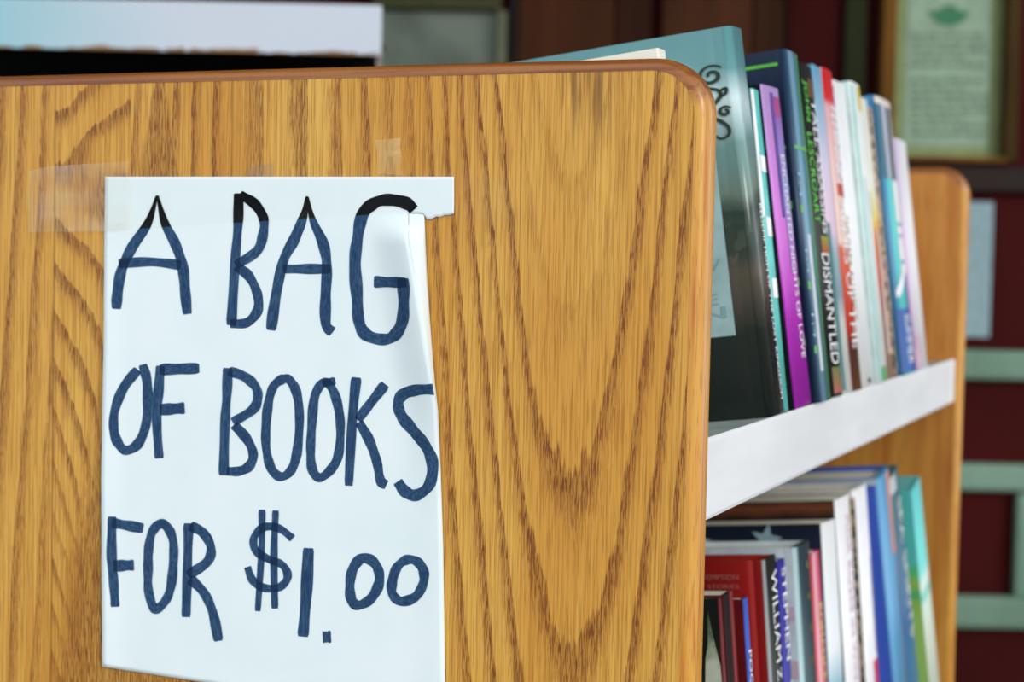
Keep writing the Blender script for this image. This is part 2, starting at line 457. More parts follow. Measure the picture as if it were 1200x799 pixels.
def f_body(v, u):
    y_ = 207+43*v/.1 if v < .1 else 250+(781+62*u-250)*(v-.1)/.9; xl = lerp_tab(y_, LEDGE); xr = lerp_tab(y_, RIDGE)
    return pp(xl+(xr-xl)*u, y_)
grid(120, 70, f_body)
def f_flap(v, u):
    y_ = 250.3+(843-250.3)*v; a = lerp_tab(y_, RIDGE); b_ = lerp_tab(y_, REDGE); h0 = lift(a, y_)
    return on_panel(a+(b_-a)*u, y_, h0+(.0004-h0)*u**1.3)-SO
grid(110, 6, f_flap)
m, b = new_mat('white_paper'); x, y, z = coords()
n1 = noise(vec(x*20, y*20, z*20), 1, 4); n2 = noise(vec(x, y, z), 900, 2)
link(mix(n1.ss(.3, .7), rgb(230, 242, 246), rgb(237, 246, 249)), b.inputs['Base Color']); b.inputs['Roughness'].default_value = .75
b.inputs['Specular IOR Level'].default_value = .2
bump(b, n2, .05, .0003)
M_PAPER = m
sheet = mesh_obj('sheet', V, Fc, M_PAPER, sign, True)
bm = bmesh.new(); bm.from_mesh(sheet.data); bmesh.ops.remove_doubles(bm, verts=bm.verts, dist=.00003); bm.to_mesh(sheet.data); bm.free()
so = sheet.modifiers.new('thickness', 'SOLIDIFY'); so.thickness = .00012; so.offset = -1

# marker ink: see-through, darker where strokes cross and glossy black under the tape
TAPE_LO = [(20, 273), (123, 270.5), (180, 267), (200, 266), (280, 259), (310, 258), (360, 254), (430, 250), (490, 250), (600, 249)]
pa, pb = on_panel(150, 268.5)-SO, on_panel(460, 250)-SO
def ink_material():
    m, b = new_mat('blue_marker_ink'); x, y, z = coords()
    tl = (z-(x-pa.x)*((pb.z-pa.z)/(pb.x-pa.x))-pa.z)
    under = tl.ss(-.0003, .0003)
    n1 = noise(vec(x*500, y*500, z*90), 1, 3); n2 = noise(vec(x*60, y*60, z*60), 1, 3)
    ink = mix(n1.ss(.3, .7), rgb(140, 164, 192), rgb(160, 184, 206)); ink = mix(n2.ss(.42, .7)*.5, ink, rgb(122, 146, 176))
    at = X.nt.nodes.new('ShaderNodeAttribute'); at.attribute_name = 'stroke'
    sp = X.nt.nodes.new('ShaderNodeSeparateXYZ'); X.nt.links.new(at.outputs['Vector'], sp.inputs[0])
    ac, al = X(sp.outputs[0]), X(sp.outputs[1])
    st = noise(vec(ac*3.2, al*6, X(sp.outputs[2])), 1, 2)
    ink = mix(st.ss(.35, .65)*.75, ink, rgb(104, 128, 158))
    ink = mix(ac.abs().ss(.80, .98)*.8, ink, rgb(150, 190, 208))
    tr = X.nt.nodes.new('ShaderNodeBsdfTransparent')
    link(mix(under, ink, rgb(16, 22, 32)), tr.inputs[0])
    df = X.nt.nodes.new('ShaderNodeBsdfDiffuse'); link(mix(under, rgb(58, 84, 118), rgb(3, 5, 10)), df.inputs[0])
    mx = X.nt.nodes.new('ShaderNodeMixShader'); link(under*.4+.35, mx.inputs[0])
    X.nt.links.new(tr.outputs[0], mx.inputs[1]); X.nt.links.new(df.outputs[0], mx.inputs[2])
    X.nt.links.new(mx.outputs[0], m.node_tree.nodes['Material Output'].inputs[0])
    return m
M_INK = ink_material()
stroke_n = 0; SA = []; KS = (-.5, -.42, -.25, 0, .25, .42, .5)
def stroke_geo(pts, width, n=8, closed=False, ends=True, taper=False):
    """ribbon on the paper following the pen path (photo pixels)"""
    global stroke_n
    stroke_n += 1; ex = .00010+.00003*(stroke_n % 6)
    c = catmull(pts, n, closed) if len(pts) > 2 else [tuple(pts[0][k]+(pts[1][k]-pts[0][k])*i/14 for k in range(2)) for i in range(15)]
    N = len(c); v = []; f = []
    seed = random.random()*10
    for i in range(N):
        a = c[i-1] if (i or closed) else c[0]; d = c[(i+1) % N] if (i < N-1 or closed) else c[-1]
        tx, ty = d[0]-a[0], d[1]-a[1]; l = math.hypot(tx, ty) or 1; nx, ny = -ty/l, tx/l
        w = width*(1+.06*math.sin(i*.7+seed)+.05*math.sin(i*.31+2*seed))
        if ends and not closed:
            e = min(i, N-1-i)
            if e == 0: w *= .82
            if taper and i < N*.3: w *= .22+.78*i/(N*.3)
        for k in KS:
            x_, y_ = c[i][0]+nx*w*k, c[i][1]+ny*w*k
            rim = lerp_tab(y_, RIDGE)-.6 if y_ > 251 else 1e9
            v.append(pp(min(x_, rim), y_, ex)); SA.append((2*k, i/12+seed, seed))
    M_ = N if closed else N-1
    for i in range(M_):
        for k in range(len(KS)-1):
            m_ = len(KS); f.append((i*m_+k, i*m_+k+1, ((i+1) % N)*m_+k+1, ((i+1) % N)*m_+k))
    return v, f
def letter(name, strokes, width=11.5):
    v = []; f = []; SA.clear()
    for s in strokes:
        w = width; closed = False; tp = False
        if isinstance(s, dict): w = s.get('w', width); closed = s.get('closed', False); tp = s.get('t', False); s = s['p']
        vv, ff = stroke_geo(s, w, closed=closed, taper=tp); o = len(v)
        v += vv; f += [tuple(k+o for k in q) for q in ff]
    o = mesh_obj(name, v, f, M_INK, sign)
    a = o.data.attributes.new('stroke', 'FLOAT_VECTOR', 'POINT')
    for i, q in enumerate(SA): a.data[i].vector = q
    return o
LET = [
 [{'p': [(184, 229), (173.5, 261), (154, 291), (142, 318), (137.5, 345), (136.5, 362)], 't': True, 'w': 12.5}, {'p': [(184.5, 229), (193, 261), (205, 285), (214, 312), (217, 342), (219.5, 368)], 't': True, 'w': 12.5}, [(139, 309), (175, 306.7), (212, 310.5)]],
 [[(279.5, 226.5), (279, 261), (275.6, 306), (271, 381)], [(281, 228), (298, 238.5), (308.5, 255), (308.5, 273), (301, 294), (276, 310.6)], [(277, 312), (292, 324), (301.7, 345), (301.7, 364), (289, 378), (269.6, 379)]],
 [{'p': [(359.6, 230), (356, 252), (345.5, 279), (332, 306), (323, 348), (317.5, 387)], 't': True, 'w': 12.5}, {'p': [(360, 230), (366.5, 258), (378.5, 285), (383, 312), (381.5, 348), (382, 380), (390, 389)], 't': True, 'w': 12.5}, [(332, 315), (387.6, 315)]],
 [{'p': [(485, 246), (476, 238), (455, 234), (438.6, 238), (425, 251), (419, 279), (416, 309), (418.5, 348), (420.6, 376), (429, 392), (449, 397.7), (463, 392), (471.6, 375), (473, 348), (472, 326)], 'w': 14}, {'p': [(476, 331), (438, 330)], 'w': 13}],
 [{'p': [(161.5, 433), (145, 454), (134.5, 481), (133.6, 505), (139, 520), (148, 527.6), (161.6, 520), (170.6, 499), (173, 472), (172, 445), (167, 427)], 'w': 11.5}],
 [[(188, 428.5), (185.6, 460), (183.5, 490), (186.5, 537)], {'p': [(187, 433), (233.6, 431.5)], 'w': 13}, {'p': [(187, 480), (216.5, 478)], 'w': 14}],
 [[(266.7, 431), (266, 460), (263.7, 496), (262, 557)], [(268, 434.5), (286, 441), (299, 452.5), (302, 466), (296, 480), (272.7, 494.6)], [(274, 497.6), (289, 514), (296.7, 532), (292, 546), (280, 552), (266, 552)]],
 [{'p': [(332, 444), (321, 452), (315, 470), (311.7, 498), (312, 526), (318, 549), (329, 558.5), (341, 551), (348, 530), (351, 492), (348, 462), (340, 446)], 'w': 11, 'closed': True}],
 [{'p': [(379, 448), (369, 464), (365.5, 496), (364, 529), (366, 550), (374, 559.5), (386, 552), (396, 535), (399, 505), (396.6, 478), (389, 455)], 'w': 11, 'closed': True}, {'p': [(378, 449), (393, 446)], 'w': 9}],
 [[(417.6, 442), (413, 490), (408.6, 569)], [(451.5, 450), (419, 492)], [(420.6, 494.6), (432.6, 515.6), (441.6, 541), (446, 563), (453, 568)]],
 [{'p': [(511, 456), (488, 457), (472.5, 462), (466.5, 473), (471, 488), (483.6, 503.6), (499, 523), (507, 544), (503, 568), (488, 580), (475, 576), (466, 564)], 'w': 13.5}],
 [[(131.4, 605), (130.8, 650), (133, 680), (135, 711)], {'p': [(131.4, 612.4), (168, 619)], 'w': 12.5}, {'p': [(133, 663), (157, 662)], 'w': 13.5}],
 [{'p': [(188, 613.5), (178, 624), (174, 645), (173.5, 668), (174, 692), (181, 713), (193, 705), (200, 688), (203, 661), (203, 635), (197, 619)], 'w': 11, 'closed': True}],
 [[(221, 613), (219.7, 664.7), (218, 723)], [(222.7, 616), (237.6, 624), (247, 640.8), (243, 658), (220, 674)], [(222.7, 678), (239, 694.6), (249.6, 718.6), (256, 751)]],
 [{'p': [(307, 597), (306.5, 643.8), (302, 716)], 'w': 8}, {'p': [(323, 598), (321, 650), (322, 713)], 'w': 8.5}, {'p': [(343, 631), (327, 619), (309.5, 617.5), (298, 629), (299, 643.8), (312.4, 654), (331, 662), (337, 676), (327.4, 688), (309.5, 688.7), (296, 679.7), (290, 664)], 'w': 9.5}],
 [{'p': [(361.5, 642), (359, 694.6), (355, 746)], 'w': 13.5}],
 [{'p': [(378, 746.5), (381, 746.3), (384, 746.2), (388, 746)], 'w': 13.5}],
 [{'p': [(423, 654.5), (413, 668), (410, 687), (412, 703), (420, 709), (434, 702), (443.5, 685.7), (444, 670), (436, 657)], 'w': 12, 'closed': True}],
 [{'p': [(476, 656), (465, 665), (459.5, 682), (460, 696), (470, 704.5), (487, 699), (496, 683), (496, 668), (488, 657.5)], 'w': 11.5, 'closed': True}]]
for s in LET: letter('letter', s)

# ------------------------------------------------------------------ clear tape
def tape_mat(name, tint, op, rough=.12):
    m, b = new_mat(name); x, y, z = coords()
    tr = X.nt.nodes.new('ShaderNodeBsdfTransparent'); tr.inputs[0].default_value = (.99, .99, .985, 1)
    df = X.nt.nodes.new('ShaderNodeBsdfDiffuse'); df.inputs[0].default_value = tint
    gl = X.nt.nodes.new('ShaderNodeBsdfGlossy'); gl.inputs['Roughness'].default_value = rough; gl.inputs[0].default_value = (1, 1, 1, 1)
    n1 = noise(vec(x*25, y*25, z*60), 1, 4)
    a = X.nt.nodes.new('ShaderNodeMixShader'); link(n1.ss(.4, .8, op*.4, op*1.8), a.inputs[0])
    X.nt.links.new(tr.outputs[0], a.inputs[1]); X.nt.links.new(df.outputs[0], a.inputs[2])
    g = X.nt.nodes.new('ShaderNodeMixShader'); g.inputs[0].default_value = .005
    X.nt.links.new(a.outputs[0], g.inputs[1]); X.nt.links.new(gl.outputs[0], g.inputs[2])
    X.nt.links.new(g.outputs[0], m.node_tree.nodes['Material Output'].inputs[0]); return m
def tape(name, label, top, bot, mat, off=.0010, n=40, wav=0):
    x0, x1 = top[0][0], top[-1][0]; o = on_panel(x0, bot[0][1]); o = Vector((o.x, 0, o.z)); v = []; f = []
    for i in range(n+1):
        x_ = x0+(x1-x0)*i/n; a = lerp_tab(x_, top); b_ = lerp_tab(x_, bot)
        e = random.uniform(-1.5, 1.5) if i in (0, n) else 0
        for k in range(5): v.append(on_panel(x_+(random.uniform(-1.5, 1.5) if i in (0, n) else 0), a+(b_-a)*k/4, off+wav*math.sin(i*.9)*math.sin(k*1.3)) - o)
    for i in range(n):
        for k in range(4): f.append((i*5+k, i*5+k+1, i*5+k+6, i*5+k+5))
    t = mesh_obj(name, v, f, mat, None, True); t.location = o
    return tag(t, label, 'tape')
M_TAPE = tape_mat('clear_tape', (.80, .86, .86, 1), .012)
tape('clear_tape', 'clear tape stretched over the top edge of the paper sign', [(112, 203), (300, 201), (601, 204)], [(112, 270.5), (150, 268.5), (460, 250), (601, 262)], M_TAPE, .0013)
tape('clear_tape', 'short clear tape piece over the upper left corner of the paper sign', [(34, 200), (60, 195), (152, 189)], [(34, 272), (123, 271), (152, 269)], tape_mat('clear_tape_hazy', (.90, .86, .74, 1), .16), .0017, 20)
tape('tape_scrap', 'small yellowed scrap of old tape above the letter G', [(441, 164), (470, 162)], [(441, 203), (470, 205)], tape_mat('old_tape', (.95, .74, .36, 1), .42), .0004, 8)
tape('tape_scrap', 'small grey smear of old tape above the letter B', [(289, 196), (321, 191)], [(289, 206), (321, 206)], tape_mat('grey_tape', (.40, .36, .34, 1), .35), .0004, 8)

# ------------------------------------------------------------------ books
FONT_CACHE = {}
def text_verts(s):
    """outline of a text as flat triangles: width direction x, height y, cap height 1"""
    if s in FONT_CACHE: return FONT_CACHE[s]
    cu = bpy.data.curves.new('txt', 'FONT'); cu.body = s; cu.size = 1; cu.resolution_u = 3
    o = bpy.data.objects.new('txt', cu); COL.objects.link(o)
    dg = bpy.context.evaluated_depsgraph_get(); me = bpy.data.meshes.new_from_object(o.evaluated_get(dg))
    bm = bmesh.new(); bm.from_mesh(me); bmesh.ops.triangulate(bm, faces=bm.faces); bm.verts.ensure_lookup_table()
    v = [tuple(q.co) for q in bm.verts]; f = [tuple(w.index for w in q.verts) for q in bm.faces]; bm.free()
    bpy.data.objects.remove(o); bpy.data.curves.remove(cu); bpy.data.meshes.remove(me)
    x0 = min(q[0] for q in v); x1 = max(q[0] for q in v); y1 = max(q[1] for q in v); y0 = min(q[1] for q in v)
    v = [((q[0]-x0)/(x1-x0), (q[1]-y0)/(y1-y0)) for q in v]
    FONT_CACHE[s] = (v, f); return v, f
PAGES = zramp('pages', 'Y', 0, .004, [(0, (236, 228, 206)), (.5, (222, 212, 188)), (1, (238, 232, 212))], .8, nz=.004, nscale=800)
class Book:
    def __init__(s, label, y, t, h, d, theta, z, lean=0, prot=0, hard=False, spine=None, front=None, back=None, bulge=None, group=None, groove=.0003, rnd=None, pages=None):
        s.t, s.h, s.d = t, h, d
        s.b = bulge if bulge is not None else (.022*t if hard else .014*t)
        le, th = math.radians(lean), math.radians(theta)
        up = max(0, t*math.sin(le))+.0004
        s.root = empty('book', (LX+prot*math.cos(th)-up*math.sin(th), y, z+prot*math.sin(th)+up*math.cos(th)), (-le, -th, 0))
        tag(s.root, label, 'book', group)
        c = .0024 if hard else .0007; s.c = c; o = .003 if hard else 0
        s.rc = rc = min((rnd if rnd else (.003 if hard else .001)), t*.3)
        ys = [rc*(1-math.cos(math.pi/2*i/5)) for i in range(5)]+[rc+(t-2*rc)*i/6 for i in range(7)]+[t-rc*(1-math.cos(math.pi/2*i/5)) for i in range(4, -1, -1)]
        outer = [(s.sx(q), q) for q in ys]
        e = s.sx(0)
        inner = [(min(s.sx(q)-c, e-.0010), min(max(q, c), t-c)) for q in ys]
        s.spine = prism('spine', outer+inner[::-1], 0, h, spine, s.root, True)
        g_ = groove
        for nm, y0, mt, sg in (('front_cover', 0, front or spine, 1), ('back_cover', t-c, back or front or spine, -1)):
            if hard:
                poly = [(e+.0001, y0), (e-.003, y0+sg*g_*.4), (e-.006, y0+sg*g_), (e-.009, y0+sg*g_*.2), (e-.011, y0), (-d, y0), (-d, y0+c), (e-.011, y0+c), (e+.0001, y0+c)]
                if sg < 0: poly = [(e+.0001, y0), (-d, y0), (-d, y0+c), (e-.011, y0+c), (e-.009, y0+c-.0002), (e-.006, y0+c-g_), (e-.003, y0+c-.4*g_), (e+.0001, y0+c)]
            else: poly = [(e, y0), (-d, y0), (-d, y0+c), (e, y0+c)]
            prism(nm, poly, 0, h, mt, s.root)
        s.pages = box('page_block', (-d+o+.0008, c+.0002, o+.0004), (e-c-.0022, t-c-.0002, h-o-.0006), pages or PAGES, s.root)
    def sx(s, y):
        k = (y-s.t/2)/(s.t/2); e = min(y, s.t-y); rc = s.rc
        c = rc-math.sqrt(max(0, rc*rc-(rc-e)**2)) if e < rc else 0
        return -s.b*abs(k)**2.4-c-.0001
    def band(s, name, y0, y1, z0, z1, mat, off=.00025, parent=None):
        """printed area on the spine, fractions of thickness, metres of height"""
        N = 12; v = []; f = []
        for i in range(N+1):
            q = s.t*(y0+(y1-y0)*i/N)
            v += [(s.sx(q)+off, q, z0), (s.sx(q)+off, q, z1), (s.sx(q)+off-.0002, q, z0), (s.sx(q)+off-.0002, q, z1)]
        for i in range(N): f += [(4*i, 4*i+4, 4*i+5, 4*i+1), (4*i+2, 4*i+6, 4*i+7, 4*i+3)]
        return mesh_obj(name, v, f, mat, parent or s.root)
    def title(s, text, y0, y1, z1, z0, mat, off=.00055, name='title'):
        """lettering reading down the spine from z1 to z0, between thickness fractions y0..y1"""
        v, f = text_verts(text); out = []
        for a, b_ in v:
            q = s.t*(y0+(y1-y0)*b_); out.append((s.sx(q)+off, q, z1+(z0-z1)*a))
        return mesh_obj(name, out, f, mat, s.spine)
    def cover_patch(s, name, x0, x1, z0, z1, mat, off=.0004):
        return box(name, (x0, -off, z0), (x1, -off+.0002, z1), mat, s.root)
    def cover_text(s, text, x0, x1, z0, z1, mat, off=.0007, name='cover_text'):
        v, f = text_verts(text)
        return mesh_obj(name, [(x0+(x1-x0)*a, -off, z0+(z1-z0)*b_) for a, b_ in v], f, mat, s.root)
WHITE = plain((248, 248, 250), .4, .015); OFFW = plain((244, 240, 228), .5, .02); BLACK = plain((22, 26, 26), .35)
GU, GL = 'books on the upper shelf', 'books on the lower shelf'
def U(label, y, t, h, d=.15, lean=0, prot=0, **k): return Book(label, y, t, h, d, TU, LZ, lean, prot, group=GU, **k)
def Lw(label, y, t, h, d=.15, lean=0, prot=0, **k): return Book(label, y, t, h, d, TL_, LZ2, lean, prot, group=GL, **k)

# --- upper shelf, from the near panel to the far one
b0 = U('cream covered book just behind the near oak panel, beside the tall teal hardcover', .10, .014, .212, .14, 0, -.0226, spine=OFFW, front=OFFW)
# tall teal fantasy hardcover
def b1_cover():
    m, b = new_mat('misty_teal_cover'); x, y, z = coords()
    n = noise(vec(x*14, y*14, z*16), 1, 4); n2 = noise(vec(x*60, y*60, z*40), 1, 3)
    v = z+(n-.5)*.05
    c = ramp(v/.235, [(.05, rgb(26, 34, 32)), (.22, rgb(34, 42, 38)), (.34, rgb(92, 84, 74)), (.44, rgb(70, 82, 74)), (.52, rgb(46, 64, 58)), (.57, rgb(112, 132, 122)), (.68, rgb(110, 148, 146)), (.80, rgb(206, 226, 230)), (.9, rgb(104, 156, 160)), (.98, rgb(96, 148, 154))])
    tree = (n2+(z.ss(.105, .125))*-.30).gt(.42)*z.ss(.085, .10)*(1-z.ss(.125, .135))
    c = mix(tree*.8, c, rgb(44, 62, 56))
    link(c, b.inputs['Base Color']); b.inputs['Roughness'].default_value = .22; return m
MB1 = b1_cover()
b1 = U('tall teal grey hardcover with scroll ornament, nearest big book beside the oak panel', .186, .030, .231, .165, -3, 0, hard=True, spine=MB1, front=MB1, rnd=.0050)
b1.cover_patch('text_panel', -.150, -.0180, .050, .178, plain((176, 206, 210), .3))
M_TEALT = plain((146, 182, 188), .4)
for i, (ln, zz) in enumerate((('REDEMPTION', .118), ('AND THE WAR', .106), ('OF THE NEW', .094), ('KINGDOM', .084), ('BEGINS HERE', .074), ('AGAIN', .066))):
    b1.cover_text(ln, -.120, -.030+.004*(i % 3), zz-.005, zz+.002, M_TEALT)
# scroll ornament: two spirals joined by wavy stems
def scroll():
    M_SC = plain((46, 66, 58), .4)
    def tube(p, r):
        v = []; f = []; n = len(p)
        for i in range(n):
            a = p[max(i-1, 0)]; c = p[min(i+1, n-1)]; tx, tz = c[0]-a[0], c[1]-a[1]; l = math.hypot(tx, tz) or 1
            rr = r*(.5+.5*math.sin(math.pi*min(1, (i+1)/n*1.05)))+.0002
            nx, nz = -tz/l*rr, tx/l*rr
            v += [(p[i][0]+nx, -.0006, p[i][1]+nz), (p[i][0]-nx, -.0006, p[i][1]-nz)]
        for i in range(n-1): f.append((2*i, 2*i+1, 2*i+3, 2*i+2))
        return v, f
    V_ = []; F_ = []
    def add(p, r):
        v, f = tube(p, r); o = len(V_); V_.extend(v); F_.extend([tuple(k+o for k in q) for q in f])
    def spiral(cx, cz, r0, r1, a0, a1, n=40): return [(cx+(r0+(r1-r0)*k/n)*math.cos(math.radians(a0+(a1-a0)*k/n)), cz+(r0+(r1-r0)*k/n)*math.sin(math.radians(a0+(a1-a0)*k/n))) for k in range(n+1)]
    add(spiral(-.0165, .2015, .0015, .0085, 200, -320), .0011)
    add(catmull([(-.026, .206), (-.032, .207), (-.040, .203), (-.050, .206), (-.060, .204)], 6), .0010)
    add(catmull([(-.0225, .1955), (-.019, .192), (-.0135, .1895), (-.012, .185), (-.0155, .180), (-.020, .176), (-.020, .170), (-.0135, .1645), (-.0095, .159), (-.010, .153), (-.0145, .151), (-.0175, .1535)], 7), .0012)
    add(spiral(-.0105, .172, .001, .0042, 90, -330, 24), .0011)
    add(catmull([(-.012, .189), (-.0085, .190), (-.009, .186), (-.0125, .184)], 6), .0010)
    V_ = [(a+.0015, b_, .210-(.210-c_)*.74) for a, b_, c_ in V_]
    mesh_obj('scroll_ornament', V_, F_, M_SC, b1.root)
scroll()
b1.title('REDEMPTION OF THE LOST KINGDOM', .60, .78, .126, .008, WHITE)
# teal paperback
TEAL = plain((108, 218, 212), .35)
b2 = U('turquoise paperback with white patches squeezed behind the tall teal grey hardcover', .2175, .0175, .199, .11, 1.5, -.003, spine=TEAL, front=plain((96, 150, 150), .4), bulge=.0004)
for z0, z1 in ((.148, .158), (.108, .120), (.070, .082)): b2.band('white_patch', .25, .95, z0, z1, WHITE)
b2.band('edge_stripe', .0, .16, .12, .198, WHITE)
# purple paperback
mpu = zramp('purple_spine', 'Z', 0, .203, [(0, (176, 30, 182)), (.35, (196, 52, 200)), (.6, (214, 120, 216)), (.85, (206, 150, 222)), (1, (196, 160, 220))], .3, nz=.03, nscale=90)
b3 = U('thick purple and magenta paperback with white lettering down its spine', .243, .043, .203, .11, -1.5, 0, spine=mpu, front=BLACK)
b3.band('violet_stripe', .55, .97, .085, .196, zramp('violet', 'Z', .08, .2, [(0, (186, 90, 196)), (.5, (150, 150, 216)), (1, (140, 70, 170))], .3))
b3.band('violet_edge', .36, .55, .12, .199, plain((92, 52, 160), .35))
b3.band('red_flash', .55, .9, .184, .197, plain((190, 40, 110), .35))
b3.title('ENCHANTED NIGHTS OF LOVE', .60, .86, .160, .030, WHITE)
# navy hardcover
NAVY = plain((26, 40, 66), .3)
b4 = U('navy blue hardcover with thin green lines and pale blue spine', .290, .038, .231, .155, .5, .004, hard=True, spine=zramp('navy_spine', 'Y', 0, .040, [(0, (30, 48, 74)), (.12, (60, 90, 120)), (.3, (132, 176, 200)), (.52, (104, 150, 178)), (.66, (60, 96, 122)), (.74, (70, 168, 110)), (.9, (64, 150, 80)), (.97, (24, 40, 50))], .3), front=NAVY, back=NAVY)
LIME = plain((98, 190, 70), .4)
b4.cover_patch('green_line', -.155, -.006, .2205, .2225, LIME); b4.band('green_line', .0, 1, .166, .168, LIME); b4.cover_patch('green_line', -.155, -.006, .166, .168, LIME)
for i, zz in enumerate((.135, .085, .045)):
    b4.cover_text('11:4', -.016, -.006, zz, zz+.014, plain((150, 190, 214), .4)); b4.cover_patch('green_dot', -.009, -.0055, zz-.008, zz-.003, LIME)
for zz in (.150, .100, .058):
    b4.title('1:4', .05, .20, zz, zz-.016, plain((150, 190, 214), .4)); b4.band('green_dot', .06, .18, zz-.026, zz-.021, LIME)
b4.band('pale_stripe', .30, .50, .02, .11, plain((214, 220, 228), .4))
# black thriller
b5 = U('black hardcover thriller with bright green and white lettering, right of the navy hardcover', .331, .046, .228, .15, 1.3, .002, hard=True, spine=BLACK, front=plain((24, 34, 44), .3))
GRN = plain((96, 214, 66), .4)
b5.title('JOHN', .14, .42, .216, .188, GRN); b5.title('LESCROART', .14, .42, .180, .118, GRN)
b5.title('TALL', .56, .90, .205, .172, WHITE); b5.title('ASSASSINS', .56, .92, .168, .112, WHITE)
b5.title('DISMANTLED', .30, .82, .098, .022, WHITE)
b5.band('picture', .5, .98, .2055, .219, plain((96, 52, 24), .4)); b5.band('picture', .4, .98, .098, .110, zramp('pic', 'Z', .098, .11, [(0, (170, 70, 30)), (1, (150, 150, 40))])); b5.band('publisher_band', .3, .95, .002, .020, zramp('pub', 'Z', 0, .02, [(0, (170, 84, 70)), (1, (96, 110, 44))]))
# pale lavender
b6 = U('slim pale blue and lavender book between the black thriller and the red topped book', .382, .028, .232, .15, 1, .001, spine=zramp('lavender', 'Z', 0, .232, [(0, (240, 240, 236)), (.22, (228, 230, 226)), (.3, (140, 164, 178)), (.42, (150, 180, 190)), (.5, (226, 196, 220)), (.7, (214, 206, 228)), (.9, (140, 190, 216)), (1, (110, 170, 204))], .35), front=plain((70, 130, 140), .4))
b6.band('teal_edge', 0, .22, .002, .12, plain((60, 120, 124), .4))
# red topped
b7 = U('pink and orange spined book with a red top and white lettering', .412, .030, .233, .15, 1, .002, spine=zramp('pink_orange', 'Z', 0, .233, [(0, (120, 70, 44)), (.12, (90, 44, 28)), (.2, (210, 60, 36)), (.44, (222, 92, 50)), (.46, (236, 208, 194)), (.68, (238, 200, 196)), (.88, (240, 180, 186)), (.905, (226, 40, 44)), (1, (214, 34, 40))], .35), front=plain((230, 190, 206), .4))
b7.title('FEMININE', .30, .95, .206, .155, WHITE); b7.band('orange_square', .3, .98, .141, .150, plain((206, 76, 36), .4)); b7.title('ALLIES OF THE', .25, .95, .138, .030, WHITE)
# white with blue edge
b8 = U('wide white spined book with a blue edge stripe, right of the red topped book', .447, .056, .229, .15, .5, 0, hard=True, spine=WHITE, front=plain((58, 96, 190), .4))
b8.band('blue_stripe', 0, .14, .140, .224, plain((60, 92, 190), .4)); b8.title('THE DARK ALLIANCE', .06, .22, .128, .050, plain((128, 104, 70), .5))
b8.band('mark', .5, .7, .002, .006, plain((70, 66, 50), .5))
# white, turquoise stripe, yellow top
b9 = U('white book with turquoise stripe and yellow head, right of the wide white spined book', .506, .035, .233, .15, .5, .003, spine=plain((246, 250, 248), .4, .015), front=plain((214, 236, 232), .4))
b9.band('turquoise_stripe', .02, .20, .002, .230, plain((140, 214, 208), .4)); b9.band('yellow_head', .62, .98, .212, .231, plain((232, 206, 60), .4)); b9.band('green_foot', .3, .9, .001, .012, plain((90, 160, 90), .4)); b9.band('pale_stripe', .45, .6, .03, .16, plain((190, 214, 222), .4))
# cream / red
b10 = U('cream topped paperback fading to orange and brown, left of the speckled thin book', .545, .042, .226, .15, .3, 0, spine=zramp('cream_red', 'Z', 0, .226, [(0, (176, 140, 124)), (.2, (186, 150, 138)), (.34, (200, 74, 44)), (.5, (222, 120, 50)), (.58, (240, 216, 120)), (.7, (246, 244, 232)), (1, (246, 244, 236))], .35), front=OFFW)
b10.band('teal_mark', .1, .3, .13, .15, plain((120, 170, 176), .4)); b10.band('pale_stripe', .55, .85, .02, .12, plain((214, 190, 182), .4)); b10.band('dark_stripe', .0, .14, .005, .07, plain((66, 56, 40), .5))
# thin speckled
msp, b = new_mat('speckled_spine'); x, y, z = coords()
link(mix(noise(vec(x*300, y*300, z*160), 1, 3).ss(.45, .55), rgb(52, 44, 28), rgb(214, 186, 158)), b.inputs['Base Color']); b.inputs['Roughness'].default_value = .5
b11 = U('very thin speckled brown booklet left of the blue and turquoise book', .589, .013, .221, .14, 1, 0, spine=msp, front=plain((60, 54, 34), .5))
# blue turquoise
b12 = U('thick blue and turquoise book with white patches and pale rounded head', .613, .075, .233, .15, 0, .002, spine=zramp('blue_turq', 'Y', 0, .075, [(0, (40, 96, 130)), (.12, (70, 140, 190)), (.36, (112, 236, 230)), (.62, (84, 210, 220)), (.85, (60, 130, 190)), (1, (90, 60, 170))], .3), front=plain((70, 140, 190), .4), bulge=.0016)
b12.band('dark_head', .05, .85, .165, .227, zramp('head', 'Y', 0, .075, [(0, (50, 110, 126)), (.28, (60, 110, 130)), (.34, (190, 190, 214)), (.5, (186, 186, 206)), (.56, (36, 90, 90)), (.72, (36, 80, 76)), (.8, (220, 196, 178)), (1, (190, 160, 170))]))
b12.band('pale_head', .02, .98, .2265, .2325, plain((228, 214, 204), .5))
for z0, z1 in ((.128, .164), (.118, .1255), (.096, .1155), (.085, .093)): b12.band('white_patch', .52, .84, z0, z1, WHITE, .0005)
b12.band('magenta_edge', .86, .99, .05, .125, plain((206, 100, 190), .4)); b12.band('green_edge', .86, .98, .126, .16, plain((70, 150, 90), .4))
b12.band('blue_foot', .03, .98, .002, .055, zramp('bfoot', 'Y', 0, .075, [(0, (40, 80, 150)), (.5, (60, 110, 190)), (.8, (40, 60, 150)), (1, (70, 50, 140))]))
v, f = [], []
for i in range(13):
    tt = i/12; q = b12.t*(.10+.72*tt); zz = .068+.026*tt**1.5; w = .003+.003*math.sin(math.pi*tt)
    v += [(b12.sx(q)+.0007, q, zz-w), (b12.sx(q)+.0007, q, zz+w)]
mesh_obj('white_swoosh', v, [(2*i, 2*i+2, 2*i+3, 2*i+1) for i in range(12)], WHITE, b12.spine)
b12.title('SUMMER', .42, .80, .050, .008, WHITE)
